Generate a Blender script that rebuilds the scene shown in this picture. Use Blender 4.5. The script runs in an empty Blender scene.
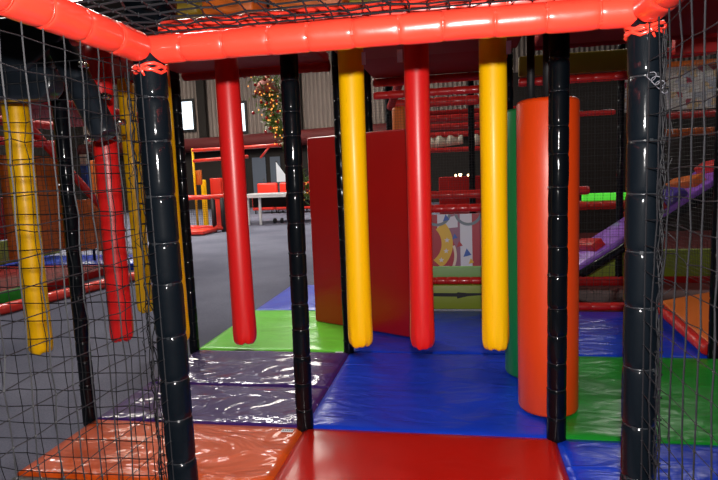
import bpy, math, random
from mathutils import Vector, Matrix
random.seed(7)
S = bpy.context.scene
COL = S.collection
PI = math.pi

# ---------------------------------------------------------------- camera
F, PITCH, YAW, ROLL = 570.75, 0.116168, 0.180913, -0.039864
CAMLOC = Vector((0.8018, -2.6478, 1.2548))
fw = Vector((-math.sin(YAW)*math.cos(PITCH), math.cos(YAW)*math.cos(PITCH), -math.sin(PITCH)))
r0 = Vector((math.cos(YAW), math.sin(YAW), 0)); u0 = r0.cross(fw)
cr = r0*math.cos(ROLL)+u0*math.sin(ROLL); cu = -r0*math.sin(ROLL)+u0*math.cos(ROLL)
cd = bpy.data.cameras.new('camera'); cam = bpy.data.objects.new('camera', cd); COL.objects.link(cam)
cd.sensor_width = 36; cd.lens = F*36/718; cd.clip_start = 0.02; cd.clip_end = 200
m = Matrix((cr, cu, -fw)).transposed().to_4x4(); m.translation = CAMLOC
cam.matrix_world = m
S.camera = cam

# ---------------------------------------------------------------- world, light, exposure
S.view_settings.view_transform = 'Standard'; S.view_settings.look = 'None'
S.view_settings.gamma = 1; S.view_settings.exposure = 0.2
W = bpy.data.worlds.new('world'); S.world = W; W.use_nodes = True
W.node_tree.nodes['Background'].inputs[0].default_value = (0.6, 0.7, 1, 1)
W.node_tree.nodes['Background'].inputs[1].default_value = 0.02

def lamp(name, kind, loc, energy, color=(1, 1, 1), size=0.1, target=None, size_y=None):
    d = bpy.data.lights.new(name, kind); d.energy = energy; d.color = color
    if kind == 'AREA':
        d.size = size
        if size_y: d.shape = 'RECTANGLE'; d.size_y = size_y
    elif kind in ('POINT', 'SPOT'): d.shadow_soft_size = size
    o = bpy.data.objects.new(name, d); COL.objects.link(o); o.location = loc
    if target is not None:
        o.rotation_euler = (Vector(target)-Vector(loc)).to_track_quat('-Z', 'Y').to_euler()
    return o
# the flash on top of the camera that took the photograph
fl = lamp('camera_flash', 'SPOT', CAMLOC+cu*0.135-fw*0.03+cr*0.0, 250, (1, 0.95, 0.92), 0.016,
          target=CAMLOC+fw*3+cu*0.4)
fl.data.spot_size = math.radians(140); fl.data.spot_blend = 0.5
# high bay lamps of the hall
for (x, y) in [(-9, 6), (-9, 14), (-4, 6), (-4, 14), (5, 12)]:
    lamp('high_bay_lamp', 'AREA', (x, y, 6.4), 190, (1, 0.95, 0.9), 1.2, target=(x, y, 0))
lamp('right_fill_lamp', 'AREA', (5.5, 3.2, 6.2), 70, (1, 0.95, 0.9), 1.2, target=(4, 4.5, 0))  # added, unseen fill lamp that brightens the patchwork panel on the right
lamp('near_hall_lamp', 'AREA', (-4.2, 0.2, 5.6), 45, (1, 0.96, 0.92), 1.2, target=(-3.4, 1.5, 0))

# ---------------------------------------------------------------- materials
def nt(name):
    m = bpy.data.materials.new(name); m.use_nodes = True
    return m, m.node_tree, m.node_tree.nodes['Principled BSDF']
def mat(name, col, rough=0.5, spec=0.5, coat=0.0, bump=0.0, bscale=8, stretch=(1, 1, 1), var=0.0,
        metal=0, dist=0.01, distort=0.6, rot=0, coatr=0.1, fine=0):
    m, t, b = nt(name)
    N, L = t.nodes, t.links
    b.inputs['Base Color'].default_value = (*col, 1)
    b.inputs['Roughness'].default_value = rough
    b.inputs['Specular IOR Level'].default_value = spec
    b.inputs['Metallic'].default_value = metal
    b.inputs['Coat Weight'].default_value = coat
    b.inputs['Coat Roughness'].default_value = coatr
    tc = N.new('ShaderNodeTexCoord'); mp = N.new('ShaderNodeMapping')
    mp.inputs['Scale'].default_value = stretch; mp.inputs['Rotation'].default_value = (0, 0, rot)
    L.new(tc.outputs['Object'], mp.inputs[0])
    if bump:
        n = N.new('ShaderNodeTexNoise'); n.inputs['Scale'].default_value = bscale
        n.inputs['Detail'].default_value = 3; n.inputs['Distortion'].default_value = distort
        n.inputs['Roughness'].default_value = 0.45
        L.new(mp.outputs[0], n.inputs['Vector'])
        bp = N.new('ShaderNodeBump'); bp.inputs['Strength'].default_value = bump
        bp.inputs['Distance'].default_value = dist
        L.new(n.outputs[0], bp.inputs['Height'])
        out = bp
        if fine:
            n2 = N.new('ShaderNodeTexNoise'); n2.inputs['Scale'].default_value = 260
            L.new(tc.outputs['Object'], n2.inputs['Vector'])
            b2 = N.new('ShaderNodeBump'); b2.inputs['Strength'].default_value = fine
            b2.inputs['Distance'].default_value = 0.001
            L.new(n2.outputs[0], b2.inputs['Height']); L.new(bp.outputs[0], b2.inputs['Normal']); out = b2
        L.new(out.outputs[0], b.inputs['Normal']); L.new(out.outputs[0], b.inputs['Coat Normal'])
    if var:
        n = N.new('ShaderNodeTexNoise'); n.inputs['Scale'].default_value = 2.3; n.inputs['Detail'].default_value = 5
        L.new(tc.outputs['Object'], n.inputs['Vector'])
        mx = N.new('ShaderNodeMix'); mx.data_type = 'RGBA'
        mx.inputs[6].default_value = (*[c*(1-var) for c in col], 1)
        mx.inputs[7].default_value = (*[min(1, c*(1+var)) for c in col], 1)
        L.new(n.outputs[0], mx.inputs[0]); L.new(mx.outputs[2], b.inputs['Base Color'])
    return m
def emit(name, col, s):
    m, t, b = nt(name); b.inputs['Base Color'].default_value = (*col, 1)
    b.inputs['Emission Color'].default_value = (*col, 1); b.inputs['Emission Strength'].default_value = s
    return m
M = {}
V = dict(spec=0.5, coat=0.5, coatr=0.12)
M['beam'] = mat('beam_red_vinyl', (0.85, 0.042, 0.022), 0.32, bump=0.25, bscale=14, dist=0.004, coat=0.5, coatr=0.15)
M['red'] = mat('red_vinyl', (0.66, 0.010, 0.010), 0.40, spec=.4, bump=0.3, bscale=7, stretch=(1, 1, .3), dist=0.004, coat=.25, coatr=.3)
M['yellow'] = mat('yellow_vinyl', (0.95, 0.52, 0.0), 0.42, spec=.25, bump=0.3, bscale=7, stretch=(1, 1, .3), dist=0.004, coat=.12, coatr=.25)
M['black'] = mat('black_vinyl', (0.0015, 0.003, 0.005), 0.6, spec=.05, bump=0.35, bscale=16, dist=0.004, coat=.45, coatr=.09)
M['blackm'] = mat('matt_black', (0.008, 0.008, 0.01), 0.6)
M['orange'] = mat('orange_roller_vinyl', (0.80, 0.060, 0.003), 0.42, bump=.15, bscale=4, dist=.004, coat=.15, coatr=.3)
M['green'] = mat('green_roller_vinyl', (0.005, 0.19, 0.045), 0.42, bump=.15, bscale=4, dist=.004, coat=.15, coatr=.3)
M['panelred'] = mat('dark_red_panel_vinyl', (0.42, 0.005, 0.004), 0.35, bump=.3, bscale=5, dist=.006, coat=.3, coatr=.25, var=.12)
def floorv(name, col, bump=.5, sc=4, st=(1, 1, 1), rough=.3, rot=0, dist=.02, coat=.6, coatr=.12, distort=.8):
    return mat(name, col, rough, spec=.2, bump=bump, bscale=sc, stretch=st, rot=rot, dist=dist, coat=coat, coatr=coatr, var=.1, distort=distort)
M['m_red'] = floorv('red_mat_vinyl', (0.46, 0.008, 0.004), .45, 3, coat=.2, coatr=.2, dist=.015)
M['m_blue'] = floorv('blue_mat_vinyl', (0.006, 0.045, 0.55), .75, 3.2, (1, 2.4, 1), rot=.5, coat=.25, coatr=.22, distort=1.2)
M['m_orange'] = floorv('orange_mat_vinyl', (0.62, 0.075, 0.004), .9, 2.6, (1, 1.5, 1), rot=.5, rough=.5, coat=.35, coatr=.06, distort=.9, dist=.05)
M['m_purple'] = floorv('purple_mat_vinyl', (0.045, 0.013, 0.15), .9, 2.8, (1, 1.5, 1), rough=.45, rot=.3, dist=.045, coat=.8, coatr=.05, distort=.9)
M['m_lime'] = floorv('lime_mat_vinyl', (0.20, 0.80, 0.06), .35, 3.5, (1, 2, 1), coat=.3, coatr=.25)
M['m_green'] = floorv('green_mat_vinyl', (0.012, 0.26, 0.025), .6, 4, (1, 2, 1), coat=.15, coatr=.2)
M['m_sky'] = floorv('light_blue_mat_vinyl', (0.06, 0.11, 0.70), .35, 4, coat=.3, coatr=.25)
M['olive'] = mat('lime_wall_vinyl', (0.26, 0.34, 0.030), .45, bump=.3, bscale=6, dist=.006)
M['ledge'] = mat('pale_green_vinyl', (.20, .40, .12), .5, bump=.3, bscale=6)
M['olivepad'] = mat('olive_pad_vinyl', (0.30, 0.20, 0.010), .5, bump=.2, bscale=6)
M['orangepad'] = mat('orange_pad_vinyl', (0.62, 0.13, 0.010), .5, bump=.2, bscale=6)
M['redpad'] = mat('red_pad_vinyl', (0.58, 0.010, 0.007), .45, bump=.2, bscale=6, coat=.2)
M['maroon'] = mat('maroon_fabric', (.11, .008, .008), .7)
M['slab'] = mat('charcoal_vinyl', (.010, .014, .020), .3, bump=.3, bscale=9, dist=.006, coat=.3)
M['deck'] = mat('dark_red_deck_pad', (0.34, 0.006, 0.006), .6, spec=.15, bump=.2, bscale=6)
M['ramp'] = mat('purple_ramp_vinyl', (0.30, 0.10, 0.62), .4, bump=.25, bscale=5, coat=.2)
M['rampd'] = mat('violet_marking_vinyl', (0.06, 0.03, 0.30), .4)
M['cord'] = mat('black_net_cord', (0.008, 0.008, 0.010), .6, spec=.25)
M['cordk'] = mat('dark_net_cord', (0.002, 0.002, 0.003), .7, spec=.15)
M['cordf'] = mat('fine_net_cord', (0.025, 0.025, 0.028), .6)
M['tie'] = mat('black_plastic_tie', (0.015, 0.017, 0.02), .25)
M['tag'] = mat('white_fabric_tag', (0.75, 0.75, 0.78), .7)
M['ink'] = mat('grey_tag_ink', (0.12, 0.12, 0.14), .7)
M['metal'] = mat('zinc_metal', (.7, .66, .55), .25, metal=1)
M['steel'] = mat('dark_steel', (.022, .018, .016), .7, spec=.2)
M['white'] = mat('white_paint', (.75, .75, .75), .5)
M['tabletop'] = mat('grey_tabletop', (.40, .40, .42), .45)
M['greyp'] = mat('pale_grey_print', (.68, .71, .78), .5)
M['crimson'] = mat('crimson_print', (.42, .03, .05), .5)
M['mauve'] = mat('mauve_print', (.30, .12, .20), .5)
M['goldp'] = mat('golden_print', (.75, .48, .05), .5)
M['bluep'] = mat('blue_print', (.04, .12, .45), .5)
M['teal'] = mat('grey_teal_print', (.16, .22, .26), .5)
M['cream'] = mat('cream_print', (.75, .66, .52), .5)
M['leaf'] = mat('tinsel_green', (.14, .24, .04), .4)
M['gold'] = emit('gold_bulb', (1, .42, .08), 1.1)
M['warm'] = emit('warm_bulb', (1, .75, .4), 6)
M['wrap'] = mat('pink_wrap_cloth', (.55, .16, .12), .6)
M['redball'] = mat('red_bauble', (.5, .02, .02), .15, coat=1)
M['glow'] = emit('green_light_strip', (.10, .8, .05), .55)
M['sky'] = emit('daylight_pane', (.80, .90, 1), 1.5)
M['skyl'] = emit('skylight_panel', (1, .93, .80), 14)
M['glass'] = mat('grey_glass', (.12, .14, .18), .15, coat=1)

m_, t_, b_ = nt('grey_carpet'); M['carpet'] = m_
b_.inputs['Roughness'].default_value = .95; b_.inputs['Specular IOR Level'].default_value = .1
tc = t_.nodes.new('ShaderNodeTexCoord'); n1 = t_.nodes.new('ShaderNodeTexNoise'); n1.inputs['Scale'].default_value = 160
n3 = t_.nodes.new('ShaderNodeTexNoise'); n3.inputs['Scale'].default_value = .9; n3.inputs['Detail'].default_value = 4
ad = t_.nodes.new('ShaderNodeMath'); ad.operation = 'MULTIPLY'
cr_ = t_.nodes.new('ShaderNodeValToRGB')
cr_.color_ramp.elements[0].position = .1; cr_.color_ramp.elements[0].color = (.10, .105, .15, 1)
cr_.color_ramp.elements[1].position = .45; cr_.color_ramp.elements[1].color = (.20, .205, .265, 1)
t_.links.new(tc.outputs['Object'], n1.inputs[0]); t_.links.new(tc.outputs['Object'], n3.inputs[0])
t_.links.new(n1.outputs[0], ad.inputs[0]); t_.links.new(n3.outputs[0], ad.inputs[1])
t_.links.new(ad.outputs[0], cr_.inputs[0]); t_.links.new(cr_.outputs[0], b_.inputs[0])

m_, t_, b_ = nt('ribbed_cladding'); M['clad'] = m_
b_.inputs['Roughness'].default_value = .55
tc = t_.nodes.new('ShaderNodeTexCoord'); wv = t_.nodes.new('ShaderNodeTexWave'); wv.inputs['Scale'].default_value = 1.7
wv.inputs['Distortion'].default_value = 0
cr_ = t_.nodes.new('ShaderNodeValToRGB')
cr_.color_ramp.elements[0].color = (.20, .155, .135, 1); cr_.color_ramp.elements[1].color = (.29, .23, .20, 1)
bp_ = t_.nodes.new('ShaderNodeBump'); bp_.inputs['Distance'].default_value = .05
t_.links.new(tc.outputs['Object'], wv.inputs[0]); t_.links.new(wv.outputs['Fac'], cr_.inputs[0])
t_.links.new(cr_.outputs[0], b_.inputs[0]); t_.links.new(wv.outputs['Fac'], bp_.inputs['Height']); t_.links.new(bp_.outputs[0], b_.inputs['Normal'])

m_, t_, b_ = nt('patchwork_print'); M['patch'] = m_
b_.inputs['Roughness'].default_value = .6
tc = t_.nodes.new('ShaderNodeTexCoord'); vo = t_.nodes.new('ShaderNodeTexVoronoi'); vo.inputs['Scale'].default_value = 15
vo.distance = 'CHEBYCHEV'
cr_ = t_.nodes.new('ShaderNodeValToRGB'); cr_.color_ramp.interpolation = 'CONSTANT'
e = cr_.color_ramp.elements
e[0].color = (.70, .66, .62, 1); e[1].position = .45; e[1].color = (.50, .52, .60, 1)
for ps, c in ((.6, (.75, .55, .32, 1)), (.72, (.8, .8, .8, 1)), (.84, (.40, .04, .08, 1)), (.92, (.12, .20, .10, 1))):
    q = e.new(ps); q.color = c
t_.links.new(tc.outputs['Object'], vo.inputs[0]); t_.links.new(vo.outputs['Color'], cr_.inputs[0]); t_.links.new(cr_.outputs[0], b_.inputs[0])

# ---------------------------------------------------------------- helpers
class MB:
    def __init__(s): s.v = []; s.f = []; s.sm = []
    def add(s, vs, fs, smooth=False):
        o = len(s.v); s.v += [tuple(v) for v in vs]
        for f in fs: s.f.append([i+o for i in f]); s.sm.append(smooth)
        return s
    def box(s, lo, hi, T=None):
        x0, y0, z0 = lo; x1, y1, z1 = hi
        vs = [Vector(p) for p in ((x0,y0,z0),(x1,y0,z0),(x1,y1,z0),(x0,y1,z0),(x0,y0,z1),(x1,y0,z1),(x1,y1,z1),(x0,y1,z1))]
        if T: vs = [T @ v for v in vs]
        return s.add(vs, [(0,3,2,1),(4,5,6,7),(0,1,5,4),(1,2,6,5),(2,3,7,6),(3,0,4,7)])
    def tube(s, pts, rad, n=8, cap=True):
        pts = [Vector(p) for p in pts]; rings = []
        up = None
        for i, p in enumerate(pts):
            d = (pts[min(i+1, len(pts)-1)]-pts[max(i-1, 0)]).normalized()
            if up is None: up = Vector((0,0,1)) if abs(d.z) < .9 else Vector((1,0,0))
            a = (up-d*up.dot(d)).normalized(); b = d.cross(a); up = a
            r = rad[i] if isinstance(rad, (list, tuple)) else rad
            rings.append([p+(a*math.cos(2*PI*k/n)+b*math.sin(2*PI*k/n))*r for k in range(n)])
        vs = [v for r in rings for v in r]
        fs = [(i*n+k, i*n+(k+1) % n, (i+1)*n+(k+1) % n, (i+1)*n+k) for i in range(len(pts)-1) for k in range(n)]
        if cap: fs += [tuple(range(n-1, -1, -1)), tuple((len(pts)-1)*n+k for k in range(n))]
        return s.add(vs, fs, n > 4)
    def build(s, name, m, parent=None):
        me = bpy.data.meshes.new(name); me.from_pydata(s.v, [], s.f); me.update()
        me.polygons.foreach_set('use_smooth', s.sm)
        o = bpy.data.objects.new(name, me); COL.objects.link(o)
        me.materials.append(M[m] if isinstance(m, str) else m)
        if parent is not None: o.parent = parent
        return o
def bevel(o, w, seg=3):
    b = o.modifiers.new('bevel', 'BEVEL'); b.width = w; b.segments = seg; b.limit_method = 'ANGLE'
    for p in o.data.polygons: p.use_smooth = True
    return o
def tag(o, label, cat, group=None, kind=None):
    if label: o['label'] = label
    if cat: o['category'] = cat
    if group: o['group'] = group
    if kind: o['kind'] = kind
    return o
def thing(name, loc, label, cat, group=None):
    o = bpy.data.objects.new(name, None); o.empty_display_size = .05; COL.objects.link(o); o.location = loc
    return tag(o, label, cat, group)
def struct(name, mb, m):
    o = mb.build(name, m); o['kind'] = 'structure'; return o
def copy_tree(o, parent=None):
    c = o.copy(); COL.objects.link(c)
    if parent is not None: c.parent = parent
    for ch in [k for k in COL.objects if k.parent == o]: copy_tree(ch, c)
    return c

def frame(p0, p1):
    d = (p1-p0); L = d.length; d.normalize()
    up = Vector((0,0,1)) if abs(d.z) < .9 else Vector((0,1,0))
    a = (up-d*up.dot(d)).normalized(); b = d.cross(a)
    return d, a, b, L

def sleeve(p0, p1, R, seg=.105, n=32, per=12, pinch=.13, rnd=None, wr=.012):
    """foam pipe sleeve pinched by ties; returns mesh builder and the tie positions"""
    rnd = rnd or random
    p0, p1 = Vector(p0), Vector(p1); d, a, b, L = frame(p0, p1)
    k = max(1, round(L/seg)); cuts = [0]
    for i in range(1, k): cuts.append(L*i/k+rnd.uniform(-.1, .1)*L/k)
    cuts.append(L)
    ph = [rnd.uniform(0, 6.28) for _ in range(6)]
    vs, fs, cnt = [], [], 0
    for i in range(k):
        s0, s1 = cuts[i], cuts[i+1]; bul = rnd.uniform(.985, 1.02); q0, q1 = rnd.uniform(0, 6.28), rnd.uniform(0, 6.28)
        off = a*rnd.uniform(-1, 1)*R*.03+b*rnd.uniform(-1, 1)*R*.03
        for j in range(per+(1 if i == k-1 else 0)):
            u = j/per; uu = .5-.5*math.cos(u*PI)
            e = abs(2*uu-1); r = R*bul*(1-pinch*e**14-.015*e**3)
            for c in range(n):
                th = 2*PI*c/n
                w = wr*e**4*(math.sin(5*th+q0)+.7*math.sin(9*th+q1))+.004*math.sin(3*th+ph[i % 6]+u*3)
                rr = r*(1+w)
                vs.append(p0+d*(s0+(s1-s0)*uu)+off*(1-e**2)+(a*math.cos(th)+b*math.sin(th))*rr)
            cnt += 1
    for i in range(cnt-1):
        for c in range(n): fs.append((i*n+c, i*n+(c+1) % n, (i+1)*n+(c+1) % n, (i+1)*n+c))
    fs += [tuple(range(n-1, -1, -1)), tuple((cnt-1)*n+c for c in range(n))]
    return MB().add(vs, fs, True), [(p0+d*c) for c in cuts[1:-1]], (d, a, b)

def ring_mb(c, d, a, b, R, w=.004, t=.0015, n=24, head=0.0):
    mb = MB(); vs = []
    for k in range(n):
        th = 2*PI*k/n; o = a*math.cos(th)+b*math.sin(th)
        for (dr, dz) in ((0, -w/2), (t, -w/2), (t, w/2), (0, w/2)): vs.append(c+o*(R+dr)+d*dz)
    fs = []
    for k in range(n):
        q = (k+1) % n
        for j in range(4): fs.append((k*4+j, k*4+(j+1) % 4, q*4+(j+1) % 4, q*4+j))
    mb.add(vs, fs, True)
    o = a*math.cos(head)+b*math.sin(head); tt = d.cross(o)
    T = Matrix((o, tt, d)).transposed().to_4x4(); T.translation = c+o*(R+t)
    mb.box((-.001, -.004, -.004), (.005, .004, .004), T)
    mb.box((0, .003, -.0012), (.003, .016, .0012), T @ Matrix.Rotation(.5, 4, 'Z'))
    return mb
def padded(name, p0, p1, R, m, label, cat, group=None, seg=.105, n=32, per=12, ties=True, seed=1, pinch=.10, hd=2.0, loc=None, wr=.012, tm='tie'):
    rnd = random.Random(seed)
    p0, p1 = Vector(p0), Vector(p1)
    low = p0 if p0.z <= p1.z else p1
    base = Vector(loc) if loc else low.copy()
    t = thing(name, base, label, cat, group)
    mb, cuts, (d, a, b) = sleeve(p0-base, p1-base, R, seg, n, per, pinch, rnd, wr)
    mb.build('foam_sleeve', m, t)
    if ties:
        for c in cuts:
            ring_mb(c, d, a, b, R*(1-pinch-.01), head=hd+rnd.uniform(-.9, .9)).build('cable_tie', tm, t)
    return t
def farpad(name, p0, p1, R, m, label, cat, group=None, seg=.14, n=14, seed=1):
    rnd = random.Random(seed); p0, p1 = Vector(p0), Vector(p1); base = p0 if p0.z <= p1.z else p1
    mb, c, _ = sleeve(p0-base, p1-base, R, seg, n, 6, .13, rnd)
    o = mb.build(name, m); o.location = base
    return tag(o, label, cat, group)

def net(name, o, u, v, nu, nv, cu_, cv_, r, label, jit=.12, sag=0.0, m='cord', knots=True, sides=4, seed=3, group=None, rh=None):
    rnd = random.Random(seed)
    o, u, v = Vector(o), Vector(u).normalized(), Vector(v).normalized(); w = u.cross(v)
    P = {}
    for i in range(nu+1):
        for j in range(nv+1):
            e = 0 if (i in (0, nu) or j in (0, nv)) else 1
            P[i, j] = u*(i*cu_+e*rnd.gauss(0, jit)*cu_)+v*(j*cv_+e*rnd.gauss(0, jit)*cv_) \
                + w*(rnd.gauss(0, jit)*cu_*.3*e + sag*math.sin(PI*i/nu)*math.sin(PI*j/nv)+.35*sag*math.sin(2.3*PI*i/nu+1)*math.sin(3*PI*j/nv)*e)
    mb = MB()
    for i in range(nu+1): mb.tube([P[i, j] for j in range(nv+1)], r, sides, False)
    for j in range(nv+1): mb.tube([P[i, j] for i in range(nu+1)], rh or r, sides, False)
    if knots:
        k = r*1.9
        for p in P.values():
            mb.add([p+Vector(q)*k for q in ((1,0,0),(-1,0,0),(0,1,0),(0,-1,0),(0,0,1.3),(0,0,-1.3))],
                   [(0,2,4),(2,1,4),(1,3,4),(3,0,4),(2,0,5),(1,2,5),(3,1,5),(0,3,5)])
    ob = mb.build(name, m); ob.location = o
    return tag(ob, label, 'net', group)

def mat_pad(x0, y0, x1, y1, m, label, z0=-.04, z1=0.0, name='floor_mat', group=None, seams=()):
    """wrinkled vinyl covered floor mat with rounded edges"""
    base = Vector(((x0+x1)/2, (y0+y1)/2, z0)); t = thing(name, base, label, 'mat', group)
    nx = max(4, int((x1-x0)/.03)); ny = max(4, int((y1-y0)/.03)); g = .002
    rnd = random.Random(hash(label) % 1000 if False else len(label)*7)
    ph = [rnd.uniform(0, 6.28) for _ in range(8)]
    vs, fs = [], []
    X0, Y0, X1, Y1 = x0+g-base.x, y0+g-base.y, x1-g-base.x, y1-g-base.y; H = z1-z0
    for j in range(ny+1):
        for i in range(nx+1):
            x = X0+(X1-X0)*i/nx; y = Y0+(Y1-Y0)*j/ny
            ed = min(i, nx-i, j, ny-j); z = H-(.008 if ed == 0 else .002 if ed == 1 else 0)
            if ed > 0: z += .0022*math.sin(9*x+4*y+ph[0]+1.5*math.sin(5*y+ph[1]))+.0016*math.sin(17*y-6*x+ph[2]+2*math.sin(6*x+ph[3]))
            vs.append((x, y, z))
    top = (nx+1)*(ny+1)
    for j in range(ny):
        for i in range(nx):
            a = j*(nx+1)+i; fs.append((a, a+1, a+nx+2, a+nx+1))
    per = [i for i in range(nx)]+[nx+j*(nx+1) for j in range(ny)]+[ny*(nx+1)+nx-i for i in range(nx)]+[(ny-j)*(nx+1) for j in range(ny)]
    for q in per: x, y, z = vs[q]; vs.append((x, y, 0))
    n = len(per)
    for k in range(n): q = (k+1) % n; fs.append((per[k], top+k, top+q, per[q]))
    fs.append(tuple(top+k for k in range(n)))
    MB().add(vs, fs, True).build('vinyl_cover', m, t)
    return t, base

def prism(pts, y0, y1):
    """polygon in XZ extruded along Y"""
    n = len(pts); mb = MB()
    mb.add([(x, y0, z) for x, z in pts]+[(x, y1, z) for x, z in pts],
           [tuple(range(n)), tuple(range(2*n-1, n-1, -1))]+[(k, n+k, n+(k+1) % n, (k+1) % n) for k in range(n)])
    return mb

G = 1.21; LX = -1.17; D = 1.22; FZ = -0.04
# ---------------------------------------------------------------- setting
struct('floor', MB().box((-16, -8, FZ-.1), (10, 21.2, FZ)), 'carpet')
struct('floor_dark_pad', MB().box((G+.1, 2*D+.09, FZ-.01), (6, 8.58, FZ+.018)), 'maroon')  # maroon pad added over the carpet to keep the right frame's floor dark
# back wall with two window openings
wl = [(-11.75, -10.52, 3.35, 4.75), (-9.36, -8.15, 3.15, 4.52)]
wb = MB(); Y0, Y1 = 21.0, 21.2
xs = [-16, wl[0][0], wl[0][1], wl[1][0], wl[1][1], 10]
for i in range(5):
    if i in (1, 3):
        w = wl[0] if i == 1 else wl[1]
        wb.box((xs[i], Y0, 2.6), (xs[i+1], Y1, w[2])); wb.box((xs[i], Y0, w[3]), (xs[i+1], Y1, 8))
    else: wb.box((xs[i], Y0, 2.6), (xs[i+1], Y1, 8))
struct('wall_back', wb, 'clad')
struct('wall_back_lower', MB().box((-16, 20.9, FZ), (10, 21.2, 2.6)), 'steel')
struct('wall_left', MB().box((-16.2, -8, FZ), (-16, 21, 8)), 'steel')
struct('wall_right', MB().box((10, -8, FZ), (10.2, 21, 8)), 'steel')
struct('wall_front', MB().box((-16, -8.2, FZ), (10, -8, 8)), 'steel')
struct('ceiling', MB().box((-16, -8, 8), (10, 21.2, 8.2)), 'steel')
for i, w in enumerate(wl):
    f = MB(); x0, x1, z0, z1 = w; t = .10
    for bx in (((x0, 20.93, z0), (x0+t, 21.1, z1)), ((x1-t, 20.93, z0), (x1, 21.1, z1)), ((x0+t, 20.93, z0), (x1-t, 21.1, z0+t)), ((x0+t, 20.93, z1-t), (x1-t, 21.1, z1))): f.box(*bx)
    o = struct('window_%d' % (i+1), f, 'blackm')
    MB().box((x0+t, 21.02, z0+t), (x1-t, 21.05, z1-t)).build('pane', 'sky', o)
for i, (x0, x1) in enumerate(((-10.3, -9.95), (-6.15, -5.7), (-2.2, -1.8), (-14, -13.6))):
    struct('trim_%d' % (i+1), MB().box((x0, 20.75, 3.0), (x1, 21, 8)), 'steel')
struct('trim_5', MB().tube([(-15.9, 20.6, 2.72), (-9, 20.6, 2.74), (-4, 20.6, 2.86), (9.9, 20.6, 3.0)], [.30, .30, .34, .38], 20), 'maroon')
# roof skylights
for i, (x0, y0, x1, y1) in enumerate(((-8.8, 3.5, -7.4, 11), (-4.6, 10.5, -3.4, 17), (-13.5, 9, -12.3, 17))):
    struct('window_%d' % (i+3), MB().box((x0, y0, 7.9), (x1, y1, 7.99)), 'skyl')

# ---------------------------------------------------------------- padded posts of the near play frame
NEARG = None
padded('padded_post', (0, -D, FZ), (0, -D, 1.60), .041, 'black', 'thick black padded post nearest the camera on the left, under the front beam', 'post', seed=3, hd=3.6, n=40, seg=.125)
padded('padded_post', (G+.005, -D, FZ), (G+.008, -D, 1.58), .039, 'black', 'thick black padded post nearest the camera on the right, wrapped with loose net cord', 'post', seed=4, hd=3.0, n=40, seg=.135)
padded('padded_post', (0.003, 0, FZ), (0.022, 0, 2.1), .043, 'black', 'black padded post between left red roll and first yellow roll, at red mat corner', 'post', seed=5, seg=.135)
padded('padded_post', (G+.004, 0, FZ), (G+.018, 0, 2.1), .043, 'black', 'black padded post standing in front of the big orange roller', 'post', seed=6, seg=.135)
padded('padded_post', (LX-.03, 0, FZ), (LX-.03, 0, 2.1), .037, 'black', 'black padded post behind the left net, at the corner of the orange and purple mats', 'post', seed=7, seg=.12)
padded('padded_post', (LX-.02, D, FZ), (LX-.02, D, 2.1), .036, 'black', 'black padded post at the left corner of the lime green mat', 'post', seed=8, seg=.12)
padded('padded_post', (0-.01, D, FZ), (0-.01, D, 2.1), .036, 'black', 'black padded post just left of first yellow roll, before dark red panel', 'post', seed=9, seg=.12)

for p_, R_ in zip([o for o in COL.objects if o.parent is None and o.name.startswith('padded_post')][:2], (.041, .039)):
    mb = MB()
    for q in range(3):
        rr_ = random.Random(q+5)
        mb.tube([Vector(((R_+.001)*math.cos(a*.42), (R_+.001)*math.sin(a*.42), 1.592-.006*q+.006*math.sin(a*(1.1+.3*q)))) for a in range(16)], .0045, 8, False)
    mb.tube([(-.01, -R_, 1.592), (.0, -R_-.006, 1.582), (.008, -R_-.004, 1.565)], [.006, .005, .002], 8)
    mb.build('red_cuff', 'beam', p_)
# ---------------------------------------------------------------- red beams
padded('padded_beam', (-.01, -D, 1.597), (G+.01, -D, 1.594), .036, 'beam', 'thick bright red padded beam crossing the whole top of the view', 'beam', seg=.112, seed=11, ties=True, pinch=.08, tm='beam', hd=1.5, n=40, wr=.02)
padded('padded_beam', (0, -D-.05, 1.597), (0, -2.42, 1.600), .038, 'beam', 'bright red padded beam at top left, running towards the camera above the side net', 'beam', seg=.112, seed=12, pinch=.08, tm='beam', hd=1.5, n=40)
padded('padded_beam', (G, -D-.05, 1.59), (G, -2.42, 1.596), .037, 'beam', 'short red padded beam at top right, running towards the camera from the right post', 'beam', seg=.112, seed=13, pinch=.08, tm='beam', hd=1.5, n=40)
padded('padded_beam', (-.02, -D+.12, 1.672), (G-.06, -D+.12, 1.668), .03, 'beam', 'red padded beam just behind and above the bright front beam, under the roof net', 'beam', seg=.12, seed=14, pinch=.08, tm='beam')

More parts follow.
